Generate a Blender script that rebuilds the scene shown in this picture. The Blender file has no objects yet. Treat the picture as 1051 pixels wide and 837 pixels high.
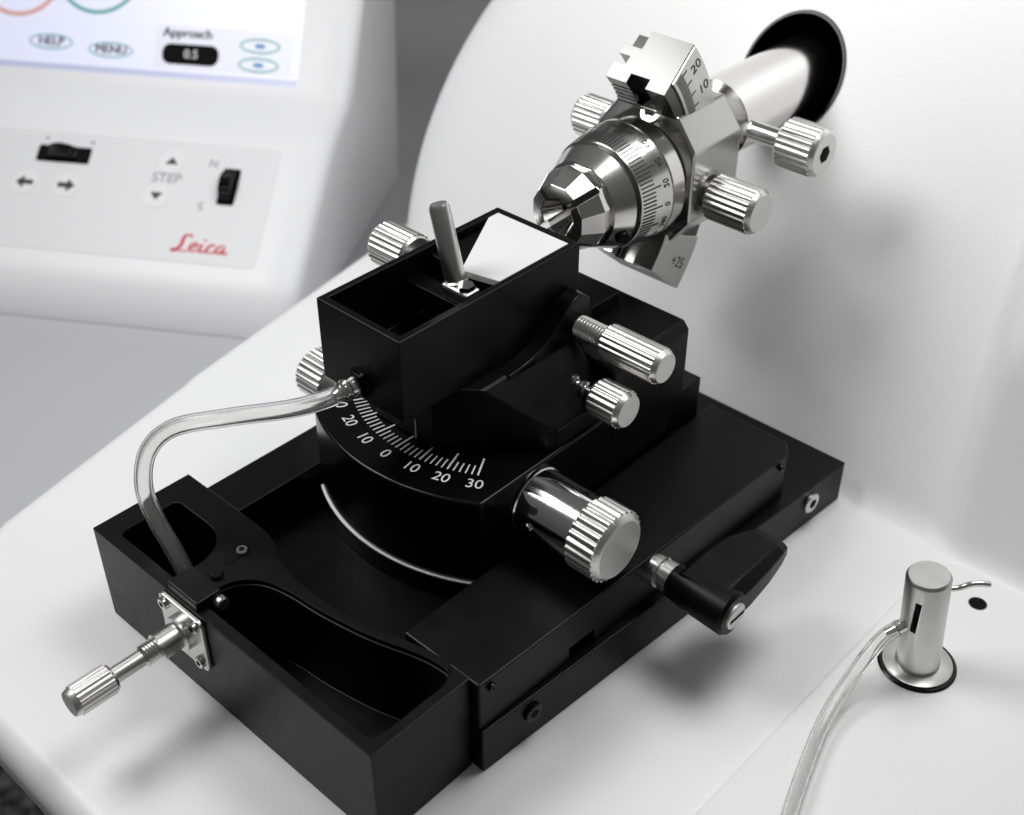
import bpy, bmesh, math, random
from mathutils import Vector, Matrix
random.seed(4)
S=bpy.context.scene
COL=S.collection
# ---------------------------------------------------------------- materials
def new_mat(name, base, rough=.4, metal=0., spec=.5, noise=0., nscale=3., bump=0., bscale=40., **kw):
    m=bpy.data.materials.new(name); m.use_nodes=True
    nt=m.node_tree; b=nt.nodes["Principled BSDF"]
    b.inputs["Base Color"].default_value=(*base,1)
    b.inputs["Roughness"].default_value=rough
    b.inputs["Metallic"].default_value=metal
    b.inputs["Specular IOR Level"].default_value=spec
    for k,v in kw.items(): b.inputs[k].default_value=v
    tc=nt.nodes.new("ShaderNodeTexCoord")
    if noise>0:
        n=nt.nodes.new("ShaderNodeTexNoise"); n.inputs["Scale"].default_value=nscale; n.inputs["Detail"].default_value=5
        nt.links.new(tc.outputs["Object"],n.inputs["Vector"])
        mr=nt.nodes.new("ShaderNodeMapRange"); mr.inputs[3].default_value=max(.02,rough-noise); mr.inputs[4].default_value=rough+noise
        nt.links.new(n.outputs["Fac"],mr.inputs[0]); nt.links.new(mr.outputs[0],b.inputs["Roughness"])
    if bump>0:
        n=nt.nodes.new("ShaderNodeTexNoise"); n.inputs["Scale"].default_value=bscale; n.inputs["Detail"].default_value=3
        nt.links.new(tc.outputs["Object"],n.inputs["Vector"])
        bp=nt.nodes.new("ShaderNodeBump"); bp.inputs["Strength"].default_value=bump; bp.inputs["Distance"].default_value=.02
        nt.links.new(n.outputs["Fac"],bp.inputs["Height"]); nt.links.new(bp.outputs[0],b.inputs["Normal"])
    return m
WHITE=new_mat("white_painted_metal",(.77,.77,.77),.42,noise=.05,bump=.35,bscale=7)
CASE=new_mat("white_plastic",(.8,.8,.81),.45,bump=.1,bscale=9)
PANEL=new_mat("light_grey_foil",(.74,.74,.75),.5)
BTN=new_mat("pale_grey_foil",(.78,.78,.79),.5)
BLACK=new_mat("black_anodised",(.0022,.0022,.0023),.36,spec=.17,noise=.07,nscale=1.2,bump=.08,bscale=30)
BLACKG=new_mat("black_satin",(.002,.002,.002),.24,spec=.26,noise=.04,nscale=2)
DARK=new_mat("dark_void",(.003,.003,.003),.7,spec=.1)
STEEL=new_mat("turned_steel",(.7,.695,.685),.18,1.,noise=.04,nscale=2)
STEELB=new_mat("brushed_steel",(.66,.66,.65),.3,1.,noise=.04,nscale=2)
STEELD=new_mat("grey_satin_steel",(.5,.5,.49),.24,1.)
ARCM=new_mat("dark_ground_steel",(.13,.13,.128),.24,1.)
KNURL=new_mat("satin_fluted_steel",(.72,.715,.705),.34,1.,noise=.03,nscale=3)
CAPM=new_mat("faced_steel",(.74,.74,.73),.5,1.,noise=.04,nscale=5)
CHROME=new_mat("polished_chrome",(.74,.74,.74),.1,1.)
ARM=new_mat("ground_light_steel",(.78,.77,.755),.14,1.,noise=.04)
MARK=new_mat("white_engraving",(.85,.85,.85),.5)
RIM=new_mat("bright_rim_line",(.85,.85,.85),.4)
GLASSW=new_mat("pale_knife_face",(.66,.66,.66),.3)
MARKD=new_mat("dark_engraving",(.02,.02,.02),.5)
GREYM=new_mat("grey_print",(.22,.22,.23),.5)
RED=new_mat("red_print",(.66,.008,.045),.5)
TEAL=new_mat("teal_print",(.16,.45,.42),.5)
BLUE=new_mat("blue_print",(.08,.3,.6),.5)
PINK=new_mat("pink_print",(.8,.45,.42),.5)
SCREENM=new_mat("lcd_surface",(.7,.72,.88),.35)
b=SCREENM.node_tree.nodes["Principled BSDF"]; b.inputs["Emission Color"].default_value=(.8,.82,1,1); b.inputs["Emission Strength"].default_value=.25
BAR=new_mat("lcd_bar",(.6,.62,.85),.35)
TABLE=new_mat("grey_laminate",(.46,.46,.47),.5,noise=.05)
TUBE=new_mat("clear_silicone",(.99,.99,.98),.14,spec=.5,**{"Transmission Weight":.95,"IOR":1.28})
CARPET=bpy.data.materials.new("dark_granite_floor"); CARPET.use_nodes=True
nt=CARPET.node_tree; b=nt.nodes["Principled BSDF"]; n=nt.nodes.new("ShaderNodeTexNoise"); n.inputs["Scale"].default_value=.6; n.inputs["Detail"].default_value=8
cr=nt.nodes.new("ShaderNodeValToRGB"); cr.color_ramp.elements[0].position=.4; cr.color_ramp.elements[0].color=(.03,.03,.03,1); cr.color_ramp.elements[1].position=.62; cr.color_ramp.elements[1].color=(.55,.55,.55,1)
tc=nt.nodes.new("ShaderNodeTexCoord"); nt.links.new(tc.outputs["Object"],n.inputs["Vector"]); nt.links.new(n.outputs["Fac"],cr.inputs[0]); nt.links.new(cr.outputs[0],b.inputs["Base Color"])

# ---------------------------------------------------------------- helpers
def thing(name,loc,label,cat):
    e=bpy.data.objects.new(name,None); e.location=loc; COL.objects.link(e)
    e["label"]=label; e["category"]=cat; e.empty_display_size=.5
    return e
def add(name,me,mat,parent=None,smooth=None,bev=0,label=None,seg=2,hard=False):
    me.materials.clear(); me.materials.append(mat)
    o=bpy.data.objects.new(name,me); COL.objects.link(o)
    if smooth is not None:
        for p in me.polygons: p.use_smooth=True
        me.set_sharp_from_angle(angle=math.radians(smooth))
    if hard:
        for p in me.polygons: p.use_smooth=True
    if bev>0:
        m=o.modifiers.new("bevel","BEVEL"); m.width=bev; m.segments=seg; m.limit_method='ANGLE'; m.angle_limit=math.radians(28); m.harden_normals=hard
    if parent is not None:
        o.parent=parent
        w=Vector((0,0,0)); p=parent
        while p is not None: w=w+p.location; p=p.parent
        o.location=(0,0,0)
        me.transform(Matrix.Translation(-w))
    if label: o["label"]=label
    return o
def frombm(bm,name="m"):
    bmesh.ops.recalc_face_normals(bm,faces=bm.faces)
    me=bpy.data.meshes.new(name); bm.to_mesh(me); bm.free(); return me
def prism_me(poly,z0,z1,M=None):
    bm=bmesh.new()
    a=[bm.verts.new((x,y,z0)) for x,y in poly]; c=[bm.verts.new((x,y,z1)) for x,y in poly]
    bm.faces.new(a[::-1]); bm.faces.new(c)
    n=len(poly)
    for i in range(n): bm.faces.new((a[i],a[(i+1)%n],c[(i+1)%n],c[i]))
    if M: bm.transform(M)
    return frombm(bm)
def box_me(x0,x1,y0,y1,z0,z1): return prism_me([(x0,y0),(x1,y0),(x1,y1),(x0,y1)],z0,z1)
def prism(name,poly,z0,z1,mat,parent,bev=.06,M=None,**k): return add(name,prism_me(poly,z0,z1,M),mat,parent,bev=bev,**k)
def box(name,x0,x1,y0,y1,z0,z1,mat,parent,bev=.06,**k): return add(name,box_me(x0,x1,y0,y1,z0,z1),mat,parent,bev=bev,**k)
def frame(d):
    d=Vector(d).normalized(); a=Vector((0,0,1)) if abs(d.z)<.9 else Vector((1,0,0))
    e1=d.cross(a).normalized(); e2=d.cross(e1).normalized(); return d,e1,e2
PAT=[(0,1),(.10,.8),(.22,.3),(.34,.03),(.5,-.10),(.66,.03),(.78,.3),(.90,.8)]
def lathe_me(p0,d,prof,seg=56,flutes=0,depth=.07,phase=0):
    d,e1,e2=frame(d); p0=Vector(p0); bm=bmesh.new(); rings=[]
    if flutes: angs=[((j+f_)/flutes,dp) for j in range(flutes) for f_,dp in PAT]
    else: angs=[(i/seg,0) for i in range(seg)]
    seg=len(angs)
    for pr in prof:
        t,r=pr[0],pr[1]; fl=len(pr)>2 and pr[2]
        ring=[]
        for fr_,dp in angs:
            th=2*math.pi*fr_+phase
            rr=r*(1-(depth*dp if fl and flutes else 0))
            ring.append(bm.verts.new(p0+d*t+e1*(rr*math.cos(th))+e2*(rr*math.sin(th))))
        rings.append(ring)
    for a,c in zip(rings,rings[1:]):
        for i in range(seg): bm.faces.new((a[i],a[(i+1)%seg],c[(i+1)%seg],c[i]))
    bm.faces.new(rings[0]); bm.faces.new(rings[-1][::-1])
    return frombm(bm)
def lathe(name,p0,d,prof,mat,parent,seg=56,flutes=0,depth=.07,smooth=32,**k):
    return add(name,lathe_me(p0,d,prof,seg,flutes,depth),mat,parent,smooth=smooth,**k)
def knob(name,p0,d,L,r,parent,flutes=22,mat=None,cap=True):
    flutes=int(flutes*1.05)
    prof=[(0,r*.86),(.12,r*.93),(.125,r*.995,1),(L-.21,r*.995,1),(L-.205,r*.94),(L-.02,r*.84),(L,r*.82)]
    k=lathe(name,p0,d,prof,mat or KNURL,parent,flutes=flutes,depth=.06,smooth=42)
    if cap:
        dd=Vector(d).normalized()
        lathe("knob_face",Vector(p0)+dd*(L+.003),d,[(0,r*.82),(.02,r*.80)],CAPM,k,seg=48)
    return k
def cr_pts(P,n=10):
    P=[Vector(p) for p in P]; P=[P[0]*2-P[1]]+P+[P[-1]*2-P[-2]]; out=[]
    for i in range(1,len(P)-2):
        for j in range(n):
            t=j/n; a,b_,c,d=P[i-1],P[i],P[i+1],P[i+2]
            out.append(.5*((2*b_)+(c-a)*t+(2*a-5*b_+4*c-d)*t*t+(3*b_-a-3*c+d)*t**3))
    out.append(P[-2]); return out
def sweep_me(P,r,seg=20,inner=None,n=10,rf=None):
    pts=cr_pts(P,n); bm=bmesh.new()
    def sk(rad):
        rings=[]; up=None
        for i,p in enumerate(pts):
            t=(pts[min(i+1,len(pts)-1)]-pts[max(i-1,0)]).normalized()
            if up is None: _,up,_2=frame(t)
            up=(up-t*up.dot(t)).normalized(); s=t.cross(up)
            rd=rad*(rf(i/(len(pts)-1),t) if rf else 1)
            rings.append([bm.verts.new(p+up*rd*math.cos(2*math.pi*k/seg)+s*rd*math.sin(2*math.pi*k/seg)) for k in range(seg)])
        for a,c in zip(rings,rings[1:]):
            for k in range(seg): bm.faces.new((a[k],a[(k+1)%seg],c[(k+1)%seg],c[k]))
        return rings
    R=sk(r)
    if inner:
        Q=sk(inner)
        for e in (0,-1):
            for k in range(seg): bm.faces.new((R[e][k],R[e][(k+1)%seg],Q[e][(k+1)%seg],Q[e][k]))
    else:
        bm.faces.new(R[0]); bm.faces.new(R[-1])
    return frombm(bm)
def cut(o,cutters,op='DIFFERENCE'):
    for cme in cutters:
        c=bpy.data.objects.new("cutter",cme); COL.objects.link(c)
        if o.parent:
            w=Vector((0,0,0)); p=o.parent
            while p is not None: w=w+p.location; p=p.parent
            cme.transform(Matrix.Translation(-w))
        par=o.parent; o.parent=None
        mods=[(m.type,m.width,m.segments) for m in o.modifiers if m.type=='BEVEL']
        for m in list(o.modifiers): o.modifiers.remove(m)
        bo=o.modifiers.new("b","BOOLEAN"); bo.operation=op; bo.object=c; bo.solver='EXACT'
        bpy.context.view_layer.update()
        dg=bpy.context.evaluated_depsgraph_get()
        me=bpy.data.meshes.new_from_object(o.evaluated_get(dg))
        o.modifiers.remove(bo); o.data=me; o.parent=par
        for t,w_,s_ in mods:
            m=o.modifiers.new("bevel","BEVEL"); m.width=w_; m.segments=s_; m.limit_method='ANGLE'; m.angle_limit=math.radians(28)
        bpy.data.objects.remove(c)
    return o
def resmooth(o,ang):
    for p in o.data.polygons: p.use_smooth=True
    o.data.set_sharp_from_angle(angle=math.radians(ang))
def text_me(txt,size,loc,xd,yd,shear=0,ext=.004):
    cu=bpy.data.curves.new("t",'FONT'); cu.body=txt; cu.size=size; cu.align_x='CENTER'; cu.align_y='CENTER'; cu.extrude=ext; cu.shear=shear
    ob=bpy.data.objects.new("t",cu); COL.objects.link(ob); bpy.context.view_layer.update()
    me=bpy.data.meshes.new_from_object(ob.evaluated_get(bpy.context.evaluated_depsgraph_get()))
    bpy.data.objects.remove(ob)
    xd=Vector(xd).normalized(); yd=Vector(yd).normalized(); zd=xd.cross(yd)
    M=Matrix(((xd.x,yd.x,zd.x,loc[0]),(xd.y,yd.y,zd.y,loc[1]),(xd.z,yd.z,zd.z,loc[2]),(0,0,0,1)))
    me.transform(M); return me
def join(mes):
    bm=bmesh.new()
    for m in mes: bm.from_mesh(m)
    me=bpy.data.meshes.new("j"); bm.to_mesh(me); bm.free(); return me
def quadbar(p,q,w,nrm,h=.008):
    p=Vector(p);q=Vector(q);n=Vector(nrm).normalized();s=(q-p).cross(n).normalized()*w/2
    bm=bmesh.new(); a=[bm.verts.new(v) for v in (p-s,p+s,q+s,q-s)]; c=[bm.verts.new(v.co+n*h) for v in a]
    bm.faces.new(a);bm.faces.new(c[::-1])
    for i in range(4): bm.faces.new((a[i],a[(i+1)%4],c[(i+1)%4],c[i]))
    return frombm(bm)
M=Matrix(((1,0,0,0),(0,0,1,0),(0,1,0,0),(0,0,0,1)))      # poly(x,z) extruded along y
MX=Matrix(((0,0,1,0),(1,0,0,0),(0,1,0,0),(0,0,0,1)))     # poly(y,z) extruded along x
def rrect(s0,s1,h0,h1,r,n=6):
    out=[]
    for cx,cy,a0 in ((s1-r,h0+r,-90),(s1-r,h1-r,0),(s0+r,h1-r,90),(s0+r,h0+r,180)):
        for i in range(n+1):
            a=math.radians(a0+90*i/n); out.append((cx+r*math.cos(a),cy+r*math.sin(a)))
    return out

# ---------------------------------------------------------------- setting
o=box("table",-120,90,-30.0,110,-10,-6,TABLE,None,bev=.3); o["kind"]="structure"
o=box("floor",-260,160,-260,180,-76,-75,CARPET,None,bev=0); o["kind"]="structure"

# ---------------------------------------------------------------- housing
HS=thing("microtome_housing",(0,0,-6),"white painted instrument housing with flat deck and leaning back wall","microtome")
deckpoly=[(-25.0,-34.4),(50,-34.4),(50,8),(-36.2,8),(-34.9,2.9),(-31.3,-14.6),(-31.0,-15.5),(-28,-27.6)]
deck=add("deck",prism_me(deckpoly,-2.6,0),WHITE,HS,bev=1.1,seg=8,hard=True)
prism("housing_base",[(-24,-29.5),(48,-29.5),(48,7),(-34.5,7),(-33.5,2.5),(-30,-15),(-27,-26.5)],-5.99,-2.62,WHITE,HS,bev=.2)
def wxl(z):
    k=.035 if z<6.8 else .033
    return -34.5+k*(z-6.8)**2
def wally(x,z):
    y=.35+.56*z
    if z<1.0: y-= (1-math.sqrt(max(0,1-(1-z)**2)))*.6
    xl=wxl(z); R=4.0
    if x<xl+R:
        s=min(1,(xl+R-x)/R); y+=R*(1-math.sqrt(max(0,1-s*s)))*1.3
    g=(x-(4.3-.12*z))/1.7
    g=max(0,min(1,g)); g=g*g*(3-2*g)
    y-=g*(.25+.24*min(z,9))
    return y
bm=bmesh.new(); zs=[.0,.05,.12,.25,.4,.6,.8,1.0]+[1.5+i*.9 for i in range(30)]
V=[]
for z in zs:
    xl=wxl(z)
    xs=[xl,xl+.03,xl+.1,xl+.25,xl+.5,xl+.9,xl+1.4,xl+2,xl+2.6,xl+3.3,xl+4]
    xs+=[xs[-1]+(50-xs[-1])*(i/200) for i in range(1,201)]
    V.append([bm.verts.new((x,wally(x,z),z)) for x in xs])
for a,c in zip(V,V[1:]):
    for i in range(len(a)-1): bm.faces.new((a[i],a[i+1],c[i+1],c[i]))
B0=[]
for row in V:
    B0.append([bm.verts.new((row[0].co.x,45,row[0].co.z)),bm.verts.new((50,45,row[0].co.z))])
for (a,c),(ra,rc) in zip(zip(B0,B0[1:]),zip(V,V[1:])):
    bm.faces.new((a[0],a[1],c[1],c[0])); bm.faces.new((a[0],ra[0],rc[0],c[0])); bm.faces.new((a[1],ra[-1],rc[-1],c[1]))
bm.faces.new([B0[0][0]]+V[0]+[B0[0][1]]); bm.faces.new([B0[-1][0]]+V[-1]+[B0[-1][1]])
wall=add("back_wall",frombm(bm),WHITE,HS,smooth=40)
HX,HZ,HR=-10.75,15.35,2.7
cut(wall,[lathe_me((HX,-2,HZ),(0,1,0),[(0,HR),(20,HR)],seg=72)])
resmooth(wall,40)
bm=bmesh.new(); rr=[]
for (r_,off,bk) in ((HR+.0,-.12,0),(HR+.0,5,1),(HR-.12,5,1),(HR-.12,-.12,0)):
    ring=[]
    for i in range(72):
        th=2*math.pi*i/72; x=HX+r_*math.cos(th); z=HZ+r_*math.sin(th)
        ring.append(bm.verts.new((x,(.35+.56*z+off) if not bk else 15,z)))
    rr.append(ring)
for j in range(4):
    a,c=rr[j],rr[(j+1)%4]
    for i in range(72): bm.faces.new((a[i],a[(i+1)%72],c[(i+1)%72],c[i]))
add("arm_opening",frombm(bm),BLACKG,HS,smooth=40)
lathe("opening_seal",(HX,14.9,HZ),(0,1,0),[(0,HR),(.3,HR)],DARK,HS)
PH=.45
def platpoly(e): return [(5.6-e,-33.0)]+[(5.6+1.3-(1.3+e)*math.cos(math.radians(t)),-.75-1.3+(1.3+e)*math.sin(math.radians(t))) for t in range(0,91,10)]+[(49,-.75+e),(49,-33.0)]
dst=prism("raised_platform",platpoly(.15),.004,PH,WHITE,HS,bev=.34,seg=6,hard=True)
lathe("platform_hole",(8.1,-2.5,PH+.002),(0,0,1),[(0,.36),(.004,.36)],DARK,dst,seg=32)
lathe("hole_rim",(8.1,-2.5,PH),(0,0,1),[(0,.4),(.003,.4)],GREYM,dst,seg=32)

# ---------------------------------------------------------------- console
O=Vector((-40.1,-5.6,0)); E1=Vector((.843,.537,0)).normalized(); BK=Vector((-E1.y,E1.x,0))
def cp(s,q,z): return O+E1*s+BK*q+Vector((0,0,z))
CO=thing("control_console",tuple(cp(-8,5,-6)),"white tilted control console with touch screen and keypad","control panel")
prof=[(-.3,-5.95),(-.25,-5.2),(.5,-3.4),(1.3,-2.6),(2.1,-2.1),(9.5,2.95),(10.6,3.6),(12,4.05),(13.2,4.45),(14.0,5.0),(24,18.9),(25,19.3),(27,19.3),(24,-5.95)]
bm=bmesh.new(); sec=[]
for s,ins in ((-30,0),(1.6,0),(2.8,.12),(3.6,.4),(4.1,.9)):
    sec.append([bm.verts.new(cp(s+.02*max(0,q-2)*(1 if s>0 else 0),q+(ins if q<20 else 0),max(-5.95,z-ins*.7))) for q,z in prof])
for a,c in zip(sec,sec[1:]):
    n=len(a)
    for i in range(n): bm.faces.new((a[i],a[(i+1)%n],c[(i+1)%n],c[i]))
bm.faces.new(sec[0]); bm.faces.new(sec[-1][::-1])
add("casing",frombm(bm),CASE,CO,smooth=50)
P0=cp(0,2.2,-2.05); UD=(cp(0,9.5,2.95)-cp(0,2.1,-2.1)).normalized(); N1=E1.cross(UD)
def pp(s,h,o_=.0): return P0+E1*s+UD*h+N1*o_
def plate(name,fn,poly,o0,o1,mat,parent):
    bm=bmesh.new(); a=[bm.verts.new(fn(s,h,o0)) for s,h in poly]; c=[bm.verts.new(fn(s,h,o1)) for s,h in poly]
    bm.faces.new(a); bm.faces.new(c[::-1]); n=len(a)
    for i in range(n): bm.faces.new((a[i],a[(i+1)%n],c[(i+1)%n],c[i]))
    return add(name,frombm(bm),mat,parent)
KP=plate("keypad_panel",pp,rrect(-24,.9,-.2,8.6,.5),-.03,.05,PANEL,CO)
ot=.056
def ptext(t,s,h,size,mat,shear=0,name="keypad_lettering",fn=pp): return add(name,text_me(t,size,fn(s,h,ot),E1,(fn(0,1)-fn(0,0)),shear),mat,KP)
def circ(s,h,r,n=28): return [(s+r*math.cos(2*math.pi*i/n),h+r*math.sin(2*math.pi*i/n)) for i in range(n)]
def ring_me(fn,s,h,rx,ry,w,o_):
    bm=bmesh.new(); n=32
    a=[bm.verts.new(fn(s+rx*math.cos(2*math.pi*i/n),h+ry*math.sin(2*math.pi*i/n),o_)) for i in range(n)]
    c=[bm.verts.new(fn(s+(rx-w)*math.cos(2*math.pi*i/n),h+(ry-w)*math.sin(2*math.pi*i/n),o_)) for i in range(n)]
    for i in range(n): bm.faces.new((a[i],a[(i+1)%n],c[(i+1)%n],c[i]))
    return frombm(bm)
for (s,h) in ((-16.3,4.6),(-13.3,4.6),(-6.4,7.0),(-6.9,4.4)):
    plate("keypad_button",pp,circ(s,h,.9),.05,.09,BTN,KP)
def arrow(s,h,sx):
    pts=[(-.62,0),(-.05,.48),(-.05,.18),(.62,.18),(.62,-.18),(-.05,-.18),(-.05,-.48)]
    plate("arrow_symbol",pp,[(s+x*sx,h+y) for x,y in pts][::int(sx)],.092,.098,MARKD,KP)
arrow(-16.3,4.6,1); arrow(-13.3,4.6,-1)
plate("arrow_symbol",pp,[(-6.85,6.8),(-5.95,6.8),(-6.4,7.35)],.092,.098,MARKD,KP)
plate("arrow_symbol",pp,[(-7.35,4.65),(-6.9,4.1),(-6.45,4.65)],.092,.098,MARKD,KP)
ptext("STEP",-6.5,5.75,1.0,GREYM)
ptext("N",-3.5,7.1,.85,GREYM); ptext("S",-3.7,3.9,.85,GREYM); ptext("+",-15.6,8.0,.8,GREYM); ptext("+",-12.3,7.9,.8,GREYM)
def wheel(s,h,along):
    w,l=(1.9,.62) if along=='s' else (.6,1.35)
    plate("wheel_slot",pp,rrect(s-w,s+w,h-l,h+l,.15),.045,.075,DARK,CO)
    c=pp(s,h,-.25); ax=UD if along=='s' else E1
    wd=.75 if along=='s' else .8
    wh=lathe("thumbwheel",c-ax*wd/2,ax,[(0,1.2),(.05,1.25,1),(wd-.05,1.25,1),(wd,1.2)],BLACK,CO,flutes=18,depth=.12)
wheel(-14.1,6.9,'s'); wheel(-2.1,5.5,'h')
def logo():
    L=[]
    def st(pts,w=.075):
        def rf(u_,t): return .4+.85*abs(t.dot(UD))
        L.append(sweep_me([pp(-2.75+(x+.12*y)*1.08,.62+y*1.0,.06) for x,y in pts],w,seg=8,n=6,rf=rf))
    st([(-1.0,1.05),(-1.25,1.2),(-1.5,1.0),(-1.5,.5),(-1.7,.05),(-1.95,-.05),(-1.85,.12),(-1.4,.0),(-1.0,.05)],.09)
    st([(-.98,.28),(-.66,.36),(-.52,.52),(-.68,.64),(-.88,.46),(-.9,.2),(-.72,.0),(-.42,.14)])
    st([(-.22,.58),(-.28,.14),(-.12,.0),(.08,.16)]); st([(-.12,.86),(-.1,.92)],.1)
    st([(.6,.52),(.4,.62),(.2,.38),(.2,.1),(.4,.0),(.68,.14)])
    st([(1.25,.54),(1.0,.6),(.78,.36),(.8,.08),(1.0,.05),(1.24,.4),(1.18,.12),(1.32,.0),(1.52,.12)])
    return join(L)
add("brand_logo",logo(),RED,KP)
SU=(cp(0,24,18.9)-cp(0,14,5.0)).normalized(); SP=cp(0,14.15,5.2); N2=E1.cross(SU)
def sp(s,h,o_=.0): return SP+E1*s+SU*h+N2*o_
SC=plate("screen",sp,[(-24,-.05),(.6,-.05),(.6,13),(-24,13)],-.02,.04,SCREENM,CO)
plate("screen_bar",sp,[(-24,.0),(.55,.0),(.55,.4),(-24,.4)],.04,.05,BAR,SC)
def stext(t,s,h,size,mat,o_=.06): return add("screen_lettering",text_me(t,size,sp(s,h,o_),E1,SU,0,.006),mat,SC)
for (t,s,h) in (("HELP",-17.6,1.9),("MENU",-13.1,1.6)):
    add("screen_button",ring_me(sp,s,h,1.65,.55,.12,.055),TEAL,SC); stext(t,s,h+.02,.85,MARKD); stext(t,s+.05,h+.02,.85,MARKD)
plate("screen_panel",sp,[(-9.9,.6),(.1,.6),(.1,3.6),(-9.9,3.6)],.036,.044,new_mat("lcd_pale",(.86,.88,1.0),.4),SC)
for h in (2.55,1.25):
    add("screen_button",ring_me(sp,-2.3,h,1.45,.52,.14,.055),TEAL,SC)
    plate("button_symbol",sp,rrect(-2.65,-1.95,h-.15,h+.15,.1),.05,.06,BLUE,SC)
stext("Approach",-7.6,3.1,.9,MARKD); stext("Approach",-7.55,3.1,.9,MARKD)
plate("screen_readout",sp,rrect(-9.3,-5.2,.95,2.35,.6),.045,.06,DARK,SC); stext("0.5",-7.2,1.66,.85,BTN,.07)
add("screen_dial",ring_me(sp,-14.5,7.3,3.3,3.3,.3,.055),TEAL,SC); add("screen_dial",ring_me(sp,-20.4,6.9,3.4,3.4,.35,.055),PINK,SC)

# ---------------------------------------------------------------- stage
XA=-10.85; XS=-10.55; YC=-10.95
ST=thing("knife_stage",(XA,-11,0),"black anodised cross slide stage with rotary scale and steel knobs","microtome stage")
bp=prism("base_plate",[(-17.6,-22.7),(-1.5,-22.7),(-.05,-.05),(-17.6,-.05)],0.01,2.2,BLACK,ST,bev=.06)
box("slide_rail",-17.6,-15.4,-22.68,-2,2.2,4.6,BLACK,ST,bev=.05)
rr_=prism("slide_rail",[(-5.5,-22.68),(-1.65,-22.68),(-.9,-4.1),(-1.4,-3.4),(-5.5,-3.4)],2.2,4.6,BLACK,ST,bev=.07)
cut(rr_,[prism_me([(-1.8,-17.9),(0,-17.9),(0,-16.5),(-1.8,-16.5)],2.1,2.9)])
box("slide_bed",-15.4,-5.5,-22.6,-2,2.2,2.75,BLACK,ST,bev=0)
def arcpoly(R,xl,xr,yb,n=48):
    a0=math.asin((xl-XS)/R); a1=math.asin((xr-XS)/R)
    pts=[(XS+R*math.sin(a0+(a1-a0)*i/n),YC-R*math.cos(a0+(a1-a0)*i/n)) for i in range(n+1)]
    return pts+[(xr,yb),(xl,yb)]
TT=add("rotary_table",prism_me(arcpoly(8.85,-14.95,-5.65,-6.5),3.84,7.93),BLACKG,ST,bev=.13,seg=4,hard=True)
prism("scale_rim",arcpoly(8.93,-14.97,-5.6,-6.6),3.76,3.82,RIM,ST,bev=0)
prism("rotary_base",arcpoly(8.9,-14.96,-5.62,-6.6),2.78,3.75,BLACKG,ST,bev=.03)
L=[]
for d_ in range(-34,31,2):
    a=math.radians(d_); r0=6.15 if d_%10==0 else 6.65
    dv=Vector((math.sin(a),-math.cos(a),0)); c=Vector((XS,YC,7.934))
    L.append(quadbar(c+dv*r0,c+dv*7.2,.075 if d_%10==0 else .06,(0,0,1),.006))
for d_ in (-30,-20,-10,0,10,20,30):
    a=math.radians(d_); dv=Vector((math.sin(a),-math.cos(a),0)); c=Vector((XS,YC,7.94))+dv*7.75
    L.append(text_me(str(abs(d_)),.72,c,Vector((math.cos(a),math.sin(a),0)),-dv,0,.003))
add("scale_markings",join(L),MARK,TT)
cb=prism("carriage_block",[(-12.7,-17.2),(-9.3,-17.2),(-5.95,-14.3),(-5.75,-13.9),(-5.75,-10.65),(-15.2,-10.65),(-15.2,-14.6)],7.95,10.84,BLACK,ST,bev=.09,seg=3)
cut(cb,[prism_me([(-8.0,10.95),(-5.0,10.95),(-5.0,8.9),(-5.74,8.9)],-18,-10,M),
        prism_me([(-14.2,10.95),(-16,10.95),(-16,9.0),(-15.22,9.0)],-18,-10,M)])
# curved clamp arm sweeping up to the tilt screw
up_=[(v.x,v.y) for v in cr_pts([(-14.6,10.86,0),(-13.4,10.98,0),(-12.4,11.35,0),(-11.6,11.95,0),(-11.0,12.5,0),(-10.3,12.65,0),(-9.8,12.3,0)],5)]
lo_=[(v.x,v.y) for v in cr_pts([(-9.6,11.4,0),(-9.7,10.8,0),(-10.6,10.55,0),(-12.0,10.45,0),(-13.4,10.5,0),(-14.6,10.6,0)],5)]
prism("clamp_arm",up_+lo_,-8.46,-7.7,BLACKG,ST,bev=.07,M=MX,seg=3)
add("index_line",quadbar((XA+.5,-17.21,7.97),(XA+.5,-17.21,8.9),.06,(0,-1,0),.01),MARK,ST)
prism("rear_block",[(-15.9,6.3),(-5.6,6.3),(-5.6,9.75),(-5.9,10.1),(-15.9,10.1)],-10.62,-5.6,BLACK,ST,bev=.12,M=M,seg=3)
box("bath_bracket",-12.6,-8.6,-10.2,-6.6,10.1,10.84,BLACK,ST,bev=.08,seg=3)
prism("rear_support",[(-15,2.76),(-5.8,2.76),(-5.8,6.3),(-15,6.3)],-9,-4,BLACK,ST,bev=.06,M=M)
# right knobs
lathe("tilt_spindle",(-7.9,-10.4,11.2),(1,0,0),[(0,.5)]+[(.1+i*.075,.5 if i%2 else .42) for i in range(20)]+[(1.62,.36),(1.9,.36)],STEELB,ST,seg=32)
knob("tilt_knob",(-6.25,-10.45,11.2),(1,0,0),2.9,.76,ST,flutes=18)
lathe("clamp_spindle",(-7.6,-11.75,9.5),(1,0,0),[(0,.4),(.95,.4),(1.0,.22),(1.2,.22),(1.22,.33),(1.4,.33),(1.42,.22),(2.3,.22)],STEEL,ST,seg=32)
knob("clamp_knob",(-5.6,-11.75,9.5),(1,0,0),1.6,.82,ST,flutes=18)
lathe("feed_collar",(-5.75,-15.4,6.4),(1,0,0),[(0,1.25),(.05,1.42),(.3,1.46),(.34,1.4),(2.95,1.4),(3.0,1.28)],CHROME,ST,seg=72)
FK=knob("feed_knob",(-2.9,-15.4,6.4),(1,0,0),1.6,1.52,ST,flutes=26)
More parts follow.
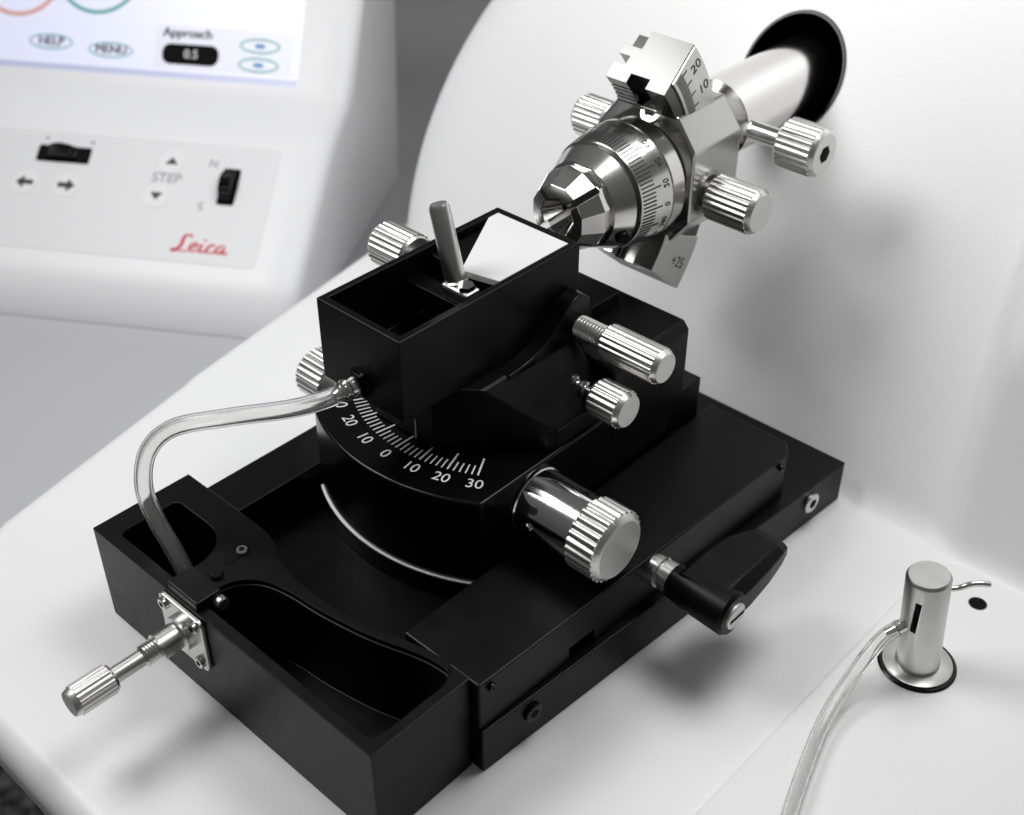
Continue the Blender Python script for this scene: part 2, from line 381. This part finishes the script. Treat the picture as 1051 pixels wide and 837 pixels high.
lathe("collar_screw",(-4.6,-15.4-1.40*.85,6.4+1.40*.53),(0,-.85,.53),[(0,.17),(.05,.17)],MARKD,ST,seg=20)
lathe("collar_screw",(-4.7,-15.4-1.40,6.35),(0,-1,-.05),[(0,.2),(.1,.2)],STEEL,ST,seg=20)
# left knobs
lathe("tilt_shaft",(-13.0,-11.3,11.4),(-1,0,0),[(0,.35),(4,.35)],STEEL,ST)
knob("tilt_knob",(-16.3,-11.3,11.4),(-1,0,0),2.2,1.05,ST,flutes=22)
lathe("feed_collar",(-14.9,-15.5,6.4),(-1,0,0),[(0,1.0),(2.6,1.0)],STEEL,ST)
knob("feed_knob",(-17.2,-15.5,6.4),(-1,0,0),1.8,1.15,ST,flutes=22)
# lever
lathe("lever_boss",(-1.9,-13.1,3.9),(1,0,0),[(0,.6),(.1,.66),(1.05,.66),(1.1,.55),(1.2,.55),(1.25,.66),(1.65,.66)],STEELB,ST)
LV=lathe("clamp_lever",(-.3,-13.1,3.9),(1,0,0),[(0,.62),(.1,.74),(1.0,.86),(2.75,.94),(2.9,.84)],BLACK,ST)
bm=bmesh.new(); rings=[]
for dy,z0_,z1_,x0,x1 in ((-.3,-.88,.86,.1,2.85),(1.3,-.8,.92,.1,2.85),(2.6,-.55,.92,.35,2.8),(3.6,-.25,.88,.8,2.7),(4.1,.0,.7,1.1,2.6)):
    cx=(x1-x0)*.16; cz=(z1_-z0_)*.2
    pts=[(x0,z0_+cz),(x0+cx,z0_),(x1-cx,z0_),(x1,z0_+cz),(x1,z1_-cz),(x1-cx,z1_),(x0+cx,z1_),(x0,z1_-cz)]
    rings.append([bm.verts.new((x-.3,-13.1+dy,3.9+z)) for x,z in pts])
for a,c in zip(rings,rings[1:]):
    for i in range(8): bm.faces.new((a[i],a[(i+1)%8],c[(i+1)%8],c[i]))
bm.faces.new(rings[0]);bm.faces.new(rings[-1])
add("lever_wing",frombm(bm),BLACK,LV,bev=.08,seg=3)
lathe("lever_screw",(2.58,-13.1,3.9),(1,0,0),[(0,.56),(.12,.56),(.16,.5)],CAPM,LV)
add("screw_slot",box_me(2.73,2.76,-13.55,-12.65,3.84,3.96),DARK,LV)
def capscrew(p,d,r,parent,mat=STEELB):
    c=lathe("cap_screw",p,d,[(0,r),(.12,r),(.16,r*.88),(.161,r*.5)],mat,parent,seg=28)
    dd=Vector(d).normalized(); lathe("screw_socket",Vector(p)+dd*.12,d,[(0,r*.5),(.05,r*.5)],DARK,c,seg=6)
capscrew((-.2,-2.6,1.3),(1,-.06,0),.5,ST)
capscrew((-1.33,-20.2,1.4),(1,-.06,0),.42,ST,BLACKG)
capscrew((-.92,-4.6,4.15),(1,0,0),.16,ST,BLACKG)
capscrew((-1.65,-22.1,4.15),(1,0,0),.18,ST,BLACKG)

# ---------------------------------------------------------------- front trough
TR=thing("collecting_trough",(-10.4,-25,0),"black metal collecting trough with curved raised bridge on the deck","trough")
TX0,TX1,TY0,TY1=-18.7,-2.05,-27.4,-22.75
def smooth_poly(P,n=6): return [(v.x,v.y) for v in cr_pts([(x,y,0) for x,y in P],n)]
back=smooth_poly([(-2.9,-22.75),(-3.6,-22.8),(-4.6,-23.0),(-6,-23.4),(-8.2,-23.75),(-10.2,-23.75),(-11.6,-23.45),(-12.6,-23.0),(-13.6,-22.8),(-15.2,-22.75)],5)
outer=[(TX0,TY0),(TX1,TY0),(TX1,TY1)]+back+[(TX0,TY1)]
tr=add("trough_body",prism_me(outer,.01,4.8),BLACK,TR,bev=.035)
inb=smooth_poly([(-2.5,-23.6),(-2.6,-23.3),(-2.9,-23.2),(-4.0,-23.35),(-6,-23.95),(-8.2,-24.35),(-9.8,-24.5),(-11.0,-24.8),(-11.7,-25.4),(-11.95,-26.1),(-12.0,-26.9)],5)
inn=[(-2.8,-26.9),(-2.5,-26.6)]+inb
inl=[(-17.6,-26.6),(-17.4,-26.85)]+smooth_poly([(-13.75,-26.85),(-13.8,-26.0),(-13.95,-25.2),(-14.3,-24.6),(-14.9,-24.2),(-15.6,-24.1)],5)+[(-17.4,-24.1),(-17.6,-24.3)]
cut(tr,[prism_me(inn,1.0,6),prism_me(inl,1.0,6)])
br=[(-13.6,-26.6),(-12.15,-26.6)]+[(x-.06,y+.06) for x,y in inb[::-1][3:-6]]+[(x,y-.08) for x,y in back if x>-13.4][0:]+[(-13.9,-23.2),(-14.3,-23.6),(-13.95,-24.6),(-13.65,-25.6)]
prism("curved_bridge",br,4.805,5.0,BLACK,TR,bev=.04)
box("hinge_block",-13.6,-11.7,-27.35,-26.2,4.2,5.2,BLACK,TR,bev=.08)
prism("adjusting_slot",rrect(-13.15,-12.75,-25.2,-23.9,.19),5.003,5.02,DARK,TR,bev=0)
capscrew((-12.95,-24.3,5.0),(0,0,1),.24,TR,STEEL)
capscrew((-12.6,-25.8,5.0),(0,0,1),.27,TR,BLACKG)
lathe("hinge_pin",(-11.7,-26.4,4.7),(1,0,0),[(0,.3),(.25,.3),(.3,.25)],STEELB,TR,seg=28)
lathe("hinge_pin",(-11.7,-27.05,4.6),(1,0,0),[(0,.22),(.2,.22),(.25,.18)],BLACKG,TR,seg=28)
FL=prism("screw_plate",rrect(-13.95,-11.25,2.0,4.65,.3),-27.62,-27.42,STEELB,TR,bev=.05,M=M)
for dx,dz in ((-.95,.9),(.95,.9),(.95,-.95),(-.95,-.95)):
    capscrew((-12.6+dx,-27.63,3.38+dz),(0,-1,0),.26,FL,STEEL)
lathe("screw_spindle",(-12.6,-27.6,3.4),(0,-1,0),[(0,.75),(.3,.75),(.35,.55),(1.2,.55),(1.22,.46)]+[(1.25+i*.06,.46 if i%2 else .4) for i in range(10)]+[(1.9,.34),(3.4,.34)],STEELB,TR)
knob("screw_knob",(-12.6,-30.75,3.4),(0,-1,0),1.75,.62,TR,flutes=18)

# ---------------------------------------------------------------- specimen box
BX=thing("knife_bath",(XA,-14.5,10.85),"open black rectangular bath holding pale knife and steel pin","specimen bath")
X0,X1,Y0,Y1,Z0,Z1=-13.0,-8.5,-19.4,-9.6,10.86,14.4
bb=box("bath_body",X0,X1,Y0,Y1,Z0,Z1,BLACK,BX,bev=.05)
cut(bb,[box_me(X0+.32,X1-.32,Y0+.35,Y1-.3,Z0+.8,Z1+1)])
add("pale_knife",prism_me([(-12.66,-9.92),(-8.84,-9.92),(-8.84,-13.9),(-10.5,-14.3),(-12.66,-10.5)],14.1,14.38),GLASSW,BX,bev=.03)
box("knife_support",-12.6,-9.0,-13.9,-10.0,11.7,14.08,BLACK,BX,bev=.05)
PNC=box("pin_clamp",-10.75,-9.3,-15.2,-14.4,13.5,14.1,STEELB,BX,bev=.12)
lathe("clamp_nut",(-9.7,-14.85,14.1),(0,0,1),[(0,.35),(.2,.35)],STEEL,PNC,seg=6)
box("clamp_bar",-12.65,-8.85,-15.2,-14.35,12.8,13.45,BLACKG,BX,bev=.05)
lathe("steel_pin",(-10.35,-14.65,13.8),(-.9,0,3.3),[(0,.5),(.3,.5),(.36,.41),(3.25,.41),(3.4,.33)],STEELB,BX)
lathe("outlet_fitting",(XA,-19.38,11.6),(0,-1,0),[(0,.62),(.1,.62),(.14,.5),(.35,.5)],BLACKG,BX,seg=6)
lathe("outlet_nipple",(XA,-19.7,11.6),(0,-1,0),[(0,.42),(.1,.42),(.3,.36),(.4,.44),(.5,.36),(.6,.42),(.7,.3),(1.0,.18)],STEEL,BX,seg=36)

# ---------------------------------------------------------------- tubes
T=thing("drain_hose",(-13.3,-26.1,1.1),"clear flexible hose looping from bath down into trough","hose")
add("hose",sweep_me([(XA,-20.0,11.6),(-11.1,-20.8,11.45),(-12.35,-21.6,10.8),(-14.7,-23,9.95),(-16.4,-24.3,9.3),(-17.2,-25.1,8.2),(-17.0,-25.7,6.9),(-16.2,-25.9,5.8),(-15.2,-25.9,4.6),(-14.6,-25.9,3.4),(-14.5,-25.9,1.4)],.36,seg=28,inner=.24,n=14),TUBE,T,smooth=60)

# ---------------------------------------------------------------- post
PX,PY=7.85,-7.3; PD=Vector((-.07,-.06,1)).normalized()
PO=thing("outlet_post",(PX,PY,PH),"short steel hose post with slot standing on white platform","metal post")
lathe("post_flange",(PX,PY,PH+.01),(0,0,1),[(0,1.55),(.05,1.55),(.09,1.5)],BLACKG,PO)
lathe("flange_ring",(PX,PY,PH+.1),(0,0,1),[(0,1.38),(.05,1.38),(.07,1.34)],STEELB,PO)
pb=lathe("post_body",(PX,PY,PH+.1),PD,[(0,.87),(.3,.87),(.32,.86),(4.7,.86),(4.8,.8),(4.84,.76)],STEELB,PO)
cut(pb,[box_me(PX-.28,PX-.04,PY-1.6,PY-.55,2.9,4.5)]); resmooth(pb,32)
add("slot_recess",box_me(PX-.27,PX-.05,PY-.6,PY-.53,2.91,4.49),DARK,pb)
add("bent_spout",sweep_me([(7.9,-7.1,4.5),(8.4,-6.7,4.6),(8.7,-6.45,4.8),(8.95,-6.25,4.88),(9.3,-5.98,4.88)],.12,seg=14,inner=.07),STEEL,PO,smooth=60)
lathe("hose_nipple",(7.35,-7.95,2.95),(-.5,-.7,-.45),[(0,.28),(.5,.28),(.55,.2),(1.0,.17)],CHROME,PO,seg=28)
T2=thing("supply_hose",(7.2,-13,PH),"clear flexible hose hanging from steel post onto deck","hose")
add("hose",sweep_me([(7.15,-8.2,2.8),(6.8,-9.0,2.35),(6.65,-10.6,1.45),(6.75,-12.2,.95),(7.1,-13.8,.78),(8.0,-16.7,.77),(9.1,-19.5,.77),(10.4,-23,.77)],.3,seg=28,inner=.19,n=14),TUBE,T2,smooth=60)

# ---------------------------------------------------------------- specimen head
HD=thing("specimen_head",(XA,0,14.2),"steel specimen holder head with goniometer scale on polished arm","specimen holder")
hz=14.2
lathe("support_arm",(XA,.8,14.95),(0,1,0),[(0,1.6),(.9,1.6),(.95,1.35),(1.6,1.35),(1.9,1.86),(13,1.86)],ARM,HD,seg=72)
def octp(w,h,c,cx=XA,cz=hz,ct=None):
    ct=ct or c
    return [(cx-w+c,cz-h),(cx+w-c,cz-h),(cx+w,cz-h+c*1.3),(cx+w,cz+h-ct*1.3),(cx+w-ct,cz+h),(cx-w+ct,cz+h),(cx-w,cz+h-ct*1.3),(cx-w,cz-h+c*1.3)]
def yprism(name,poly,y0,y1,mat,parent,bev=.08,seg=2): return prism(name,poly,y0,y1,mat,parent,bev=bev,M=M,seg=seg)
yprism("head_block",octp(2.65,3.0,1.05),-2.6,.9,STEELD,HD,.12,3)
GY,GZ=-8.2,14.2
def P2(a,r_): a=math.radians(a); return (GY+r_*math.cos(a),GZ+r_*math.sin(a))
def gonpts(a0,a1,r0,r1,n=30):
    return [P2(a0+(a1-a0)*i/n,r1) for i in range(n+1)]+[P2(a1-(a1-a0)*i/n,r0) for i in range(n+1)]
def gon(a0,a1,r0,r1,x0,x1,name,mat,bev=.05,pts=None): return prism(name,pts or gonpts(a0,a1,r0,r1),x0,x1,mat,HD,bev=bev,M=MX)
g1=gon(-41,42.5,6.3,8.75,XA-1.55,XA+1.55,"goniometer_arc",ARCM,.04)
cs=[]
cs.append(prism_me(gonpts(14,50,7.05,7.45),XA-1.8,XA-.95,MX))
cs.append(prism_me(gonpts(14,50,6.0,6.75),XA-.45,XA+.55,MX))
cs.append(prism_me(gonpts(-50,-14,6.0,6.9),XA-.6,XA+.6,MX))
cs.append(prism_me(gonpts(38.5,50,7.9,9.0),XA-1.8,XA-.6,MX))
for a in [x*2.6+18 for x in range(8)]:
    cs.append(prism_me([P2(a,8.5),P2(a,9.2),P2(a+1.1,9.2),P2(a+1.1,8.5)],XA-.9,XA+.9,MX))
for a in [x*2.4+20 for x in range(8)]:
    cs.append(prism_me([P2(a,6.0),P2(a,6.5),P2(a+1.0,6.5),P2(a+1.0,6.0)],XA-1.8,XA-.46,MX))
cut(g1,cs)
lf=prism_me(gonpts(-41,-24,5.9,8.75),XA-1.75,XA+1.7,MX)
LF=add("arc_foot",lf,STEELB,HD,bev=.1,seg=3)
cut(LF,[prism_me(gonpts(-50,-14,5.5,6.6),XA-.6,XA+.6,MX)])
def garc(marks,ticks,x,size=.66,rt=8.25):
    L=[]; c=Vector((x,GY,GZ))
    for d_ in ticks:
        a=math.radians(d_); dv=Vector((0,math.cos(a),math.sin(a))); L.append(quadbar(c+dv*7.0,c+dv*(7.45 if d_%5 else 7.75),.05,(1,0,0),.012))
    for d_,t in marks:
        a=math.radians(d_); dv=Vector((0,math.cos(a),math.sin(a))); L.append(text_me(t,size,c+Vector((.006,0,0))+dv*rt,dv,Vector((0,-math.sin(a),math.cos(a)))))
    return join(L)
SPL=prism("scale_plate",gonpts(14,42.2,6.85,8.7),XA+1.56,XA+1.66,STEELB,HD,bev=.02,M=MX)
add("arc_scale",garc(((37,"20"),(28,"10")),range(17,42),XA+1.665),MARKD,SPL)
add("arc_scale",garc(((-33.5,"+25"),),(),XA+1.7,.72,7.7),MARKD,LF)
lathe("arc_screw",(XA+.2,-2.4,16.95),(0,-.75,.66),[(0,.5),(.2,.5),(.22,.3),(.1,.28)],STEELB,HD,seg=28)
dr=lathe("rotating_drum",(XA,-2.65,hz),(0,-1,0),[(0,2.35),(.45,2.35),(.47,2.7),(1.2,2.7),(1.24,2.58),(1.3,2.58),(1.32,2.7),(3.05,2.42),(3.08,2.1),(3.2,2.1),(3.23,2.3),(3.3,2.32),(4.2,1.9),(4.23,1.74),(4.33,1.74)],STEEL,HD,seg=90,smooth=14)
L=[]
def drp(t,a):
    r_=2.70+(t-1.32)/1.73*(2.42-2.70)+.01
    return Vector((XA+r_*math.cos(a),-2.65-t,hz+r_*math.sin(a)))
for i in range(90):
    a=math.radians(i*4); L.append(quadbar(drp(2.25 if i%5 else 1.9,a),drp(2.96,a),.055,(math.cos(a),-.2,math.sin(a)),.01))
for i in range(18):
    t=str(i*20); a=math.radians(i*20); p=drp(1.63,a); L.append(text_me(t,.4,p+Vector((math.cos(a),-.2,math.sin(a)))*.01,Vector((-math.sin(a),0,math.cos(a))),Vector((.2*math.cos(a),1,.2*math.sin(a)))))
add("drum_markings",join(L),MARKD,dr)
def facet_me(rs,seg=8,ph=math.pi/8):
    bm=bmesh.new(); rings=[]
    for t,r_ in rs: rings.append([bm.verts.new((XA+r_*math.cos(2*math.pi*i/seg+ph),-t,hz+r_*math.sin(2*math.pi*i/seg+ph))) for i in range(seg)])
    for a,c in zip(rings,rings[1:]):
        for i in range(seg): bm.faces.new((a[i],a[(i+1)%seg],c[(i+1)%seg],c[i]))
    bm.faces.new(rings[0]); bm.faces.new(rings[-1]); return frombm(bm)
nz=add("clamping_nose",facet_me([(6.99,1.8),(7.35,1.84),(8.3,1.38)],seg=12,ph=math.pi/12),STEEL,HD,bev=.02)
cu_=[lathe_me((XA,-7.4,hz),(0,-1,0),[(0,.5),(3,1.8)],seg=8)]
for k in range(2):
    a=math.radians(90*k+45); R_=Matrix.Translation((XA,0,hz))@Matrix.Rotation(a,4,'Y')
    bx=box_me(-3,3,-9.5,-7.25,-.14,.14); bx.transform(R_); cu_.append(bx)
cut(nz,cu_)
lathe("nose_screw",(XA+1.75,-6.2,hz-.95),(.85,-.35,-.45),[(0,.34),(.3,.34),(.34,.3)],BLACKG,HD,seg=28)
knob("adjusting_knob",(-8.05,-1.0,13.4),(1,0,0),2.45,1.05,HD,flutes=22)
lathe("knob_shaft",(-9,-1.0,13.4),(1,0,0),[(0,.6),(1.4,.6)],STEEL,HD)
lathe("knob_shaft",(-9,3.0,14.9),(1,0,0),[(0,.45),(2.2,.45)],STEEL,HD)
knob("adjusting_knob",(-7.2,3.0,14.9),(1,0,0),2.0,1.15,HD,flutes=22)
lathe("knob_socket",(-5.17,3.0,14.9),(1,0,0),[(0,.4),(.01,.4),(.03,.3)],DARK,HD,seg=6)
lathe("knob_shaft",(-12.8,-1.0,15.0),(-1,0,0),[(0,.5),(1.6,.5)],STEEL,HD)
knob("adjusting_knob",(-13.9,-1.0,15.0),(-1,0,0),1.8,1.0,HD,flutes=22)

# ---------------------------------------------------------------- camera
F=1300.;p=math.radians(36.5);a=math.radians(42.8)
r=Vector((math.cos(a),math.sin(a),0)); f=Vector((-math.sin(a)*math.cos(p),math.cos(a)*math.cos(p),-math.sin(p))); u=r.cross(f)
cd=bpy.data.cameras.new("camera"); cam=bpy.data.objects.new("camera",cd); COL.objects.link(cam)
cam.matrix_world=Matrix(((r.x,u.x,-f.x,19.56),(r.y,u.y,-f.y,-43.88),(r.z,u.z,-f.z,39),(0,0,0,1)))
cd.sensor_width=36; cd.lens=F/1051*36; cd.clip_end=2000; cd.clip_start=.5
cd.dof.use_dof=True; cd.dof.focus_distance=49; cd.dof.aperture_fstop=.1
S.camera=cam
# ---------------------------------------------------------------- light
def area(name,loc,tgt,sx,sy,e):
    l=bpy.data.lights.new(name,'AREA'); l.shape='RECTANGLE'; l.size=sx; l.size_y=sy; l.energy=e
    o=bpy.data.objects.new(name,l); COL.objects.link(o); o.location=loc
    o.rotation_euler=(Vector(tgt)-Vector(loc)).to_track_quat('-Z','Y').to_euler(); return o
area("overhead_softbox",(0,6,60),(-12,-4,6),28,28,20500)
area("key_softbox",(-46,-34,62),(-14,-2,8),30,30,33500)
w=bpy.data.worlds.new("World"); S.world=w; w.use_nodes=True; nt=w.node_tree
bg=nt.nodes["Background"]; tc=nt.nodes.new("ShaderNodeTexCoord"); sx=nt.nodes.new("ShaderNodeSeparateXYZ"); cr=nt.nodes.new("ShaderNodeValToRGB")
nt.links.new(tc.outputs["Generated"],sx.inputs[0]); nt.links.new(sx.outputs[2],cr.inputs[0]); nt.links.new(cr.outputs[0],bg.inputs[0])
cr.color_ramp.elements[0].color=(.22,.22,.22,1); cr.color_ramp.elements[1].color=(.5,.5,.5,1); bg.inputs[1].default_value=.3
S.view_settings.view_transform='Standard'; S.view_settings.look='None'; S.view_settings.exposure=0
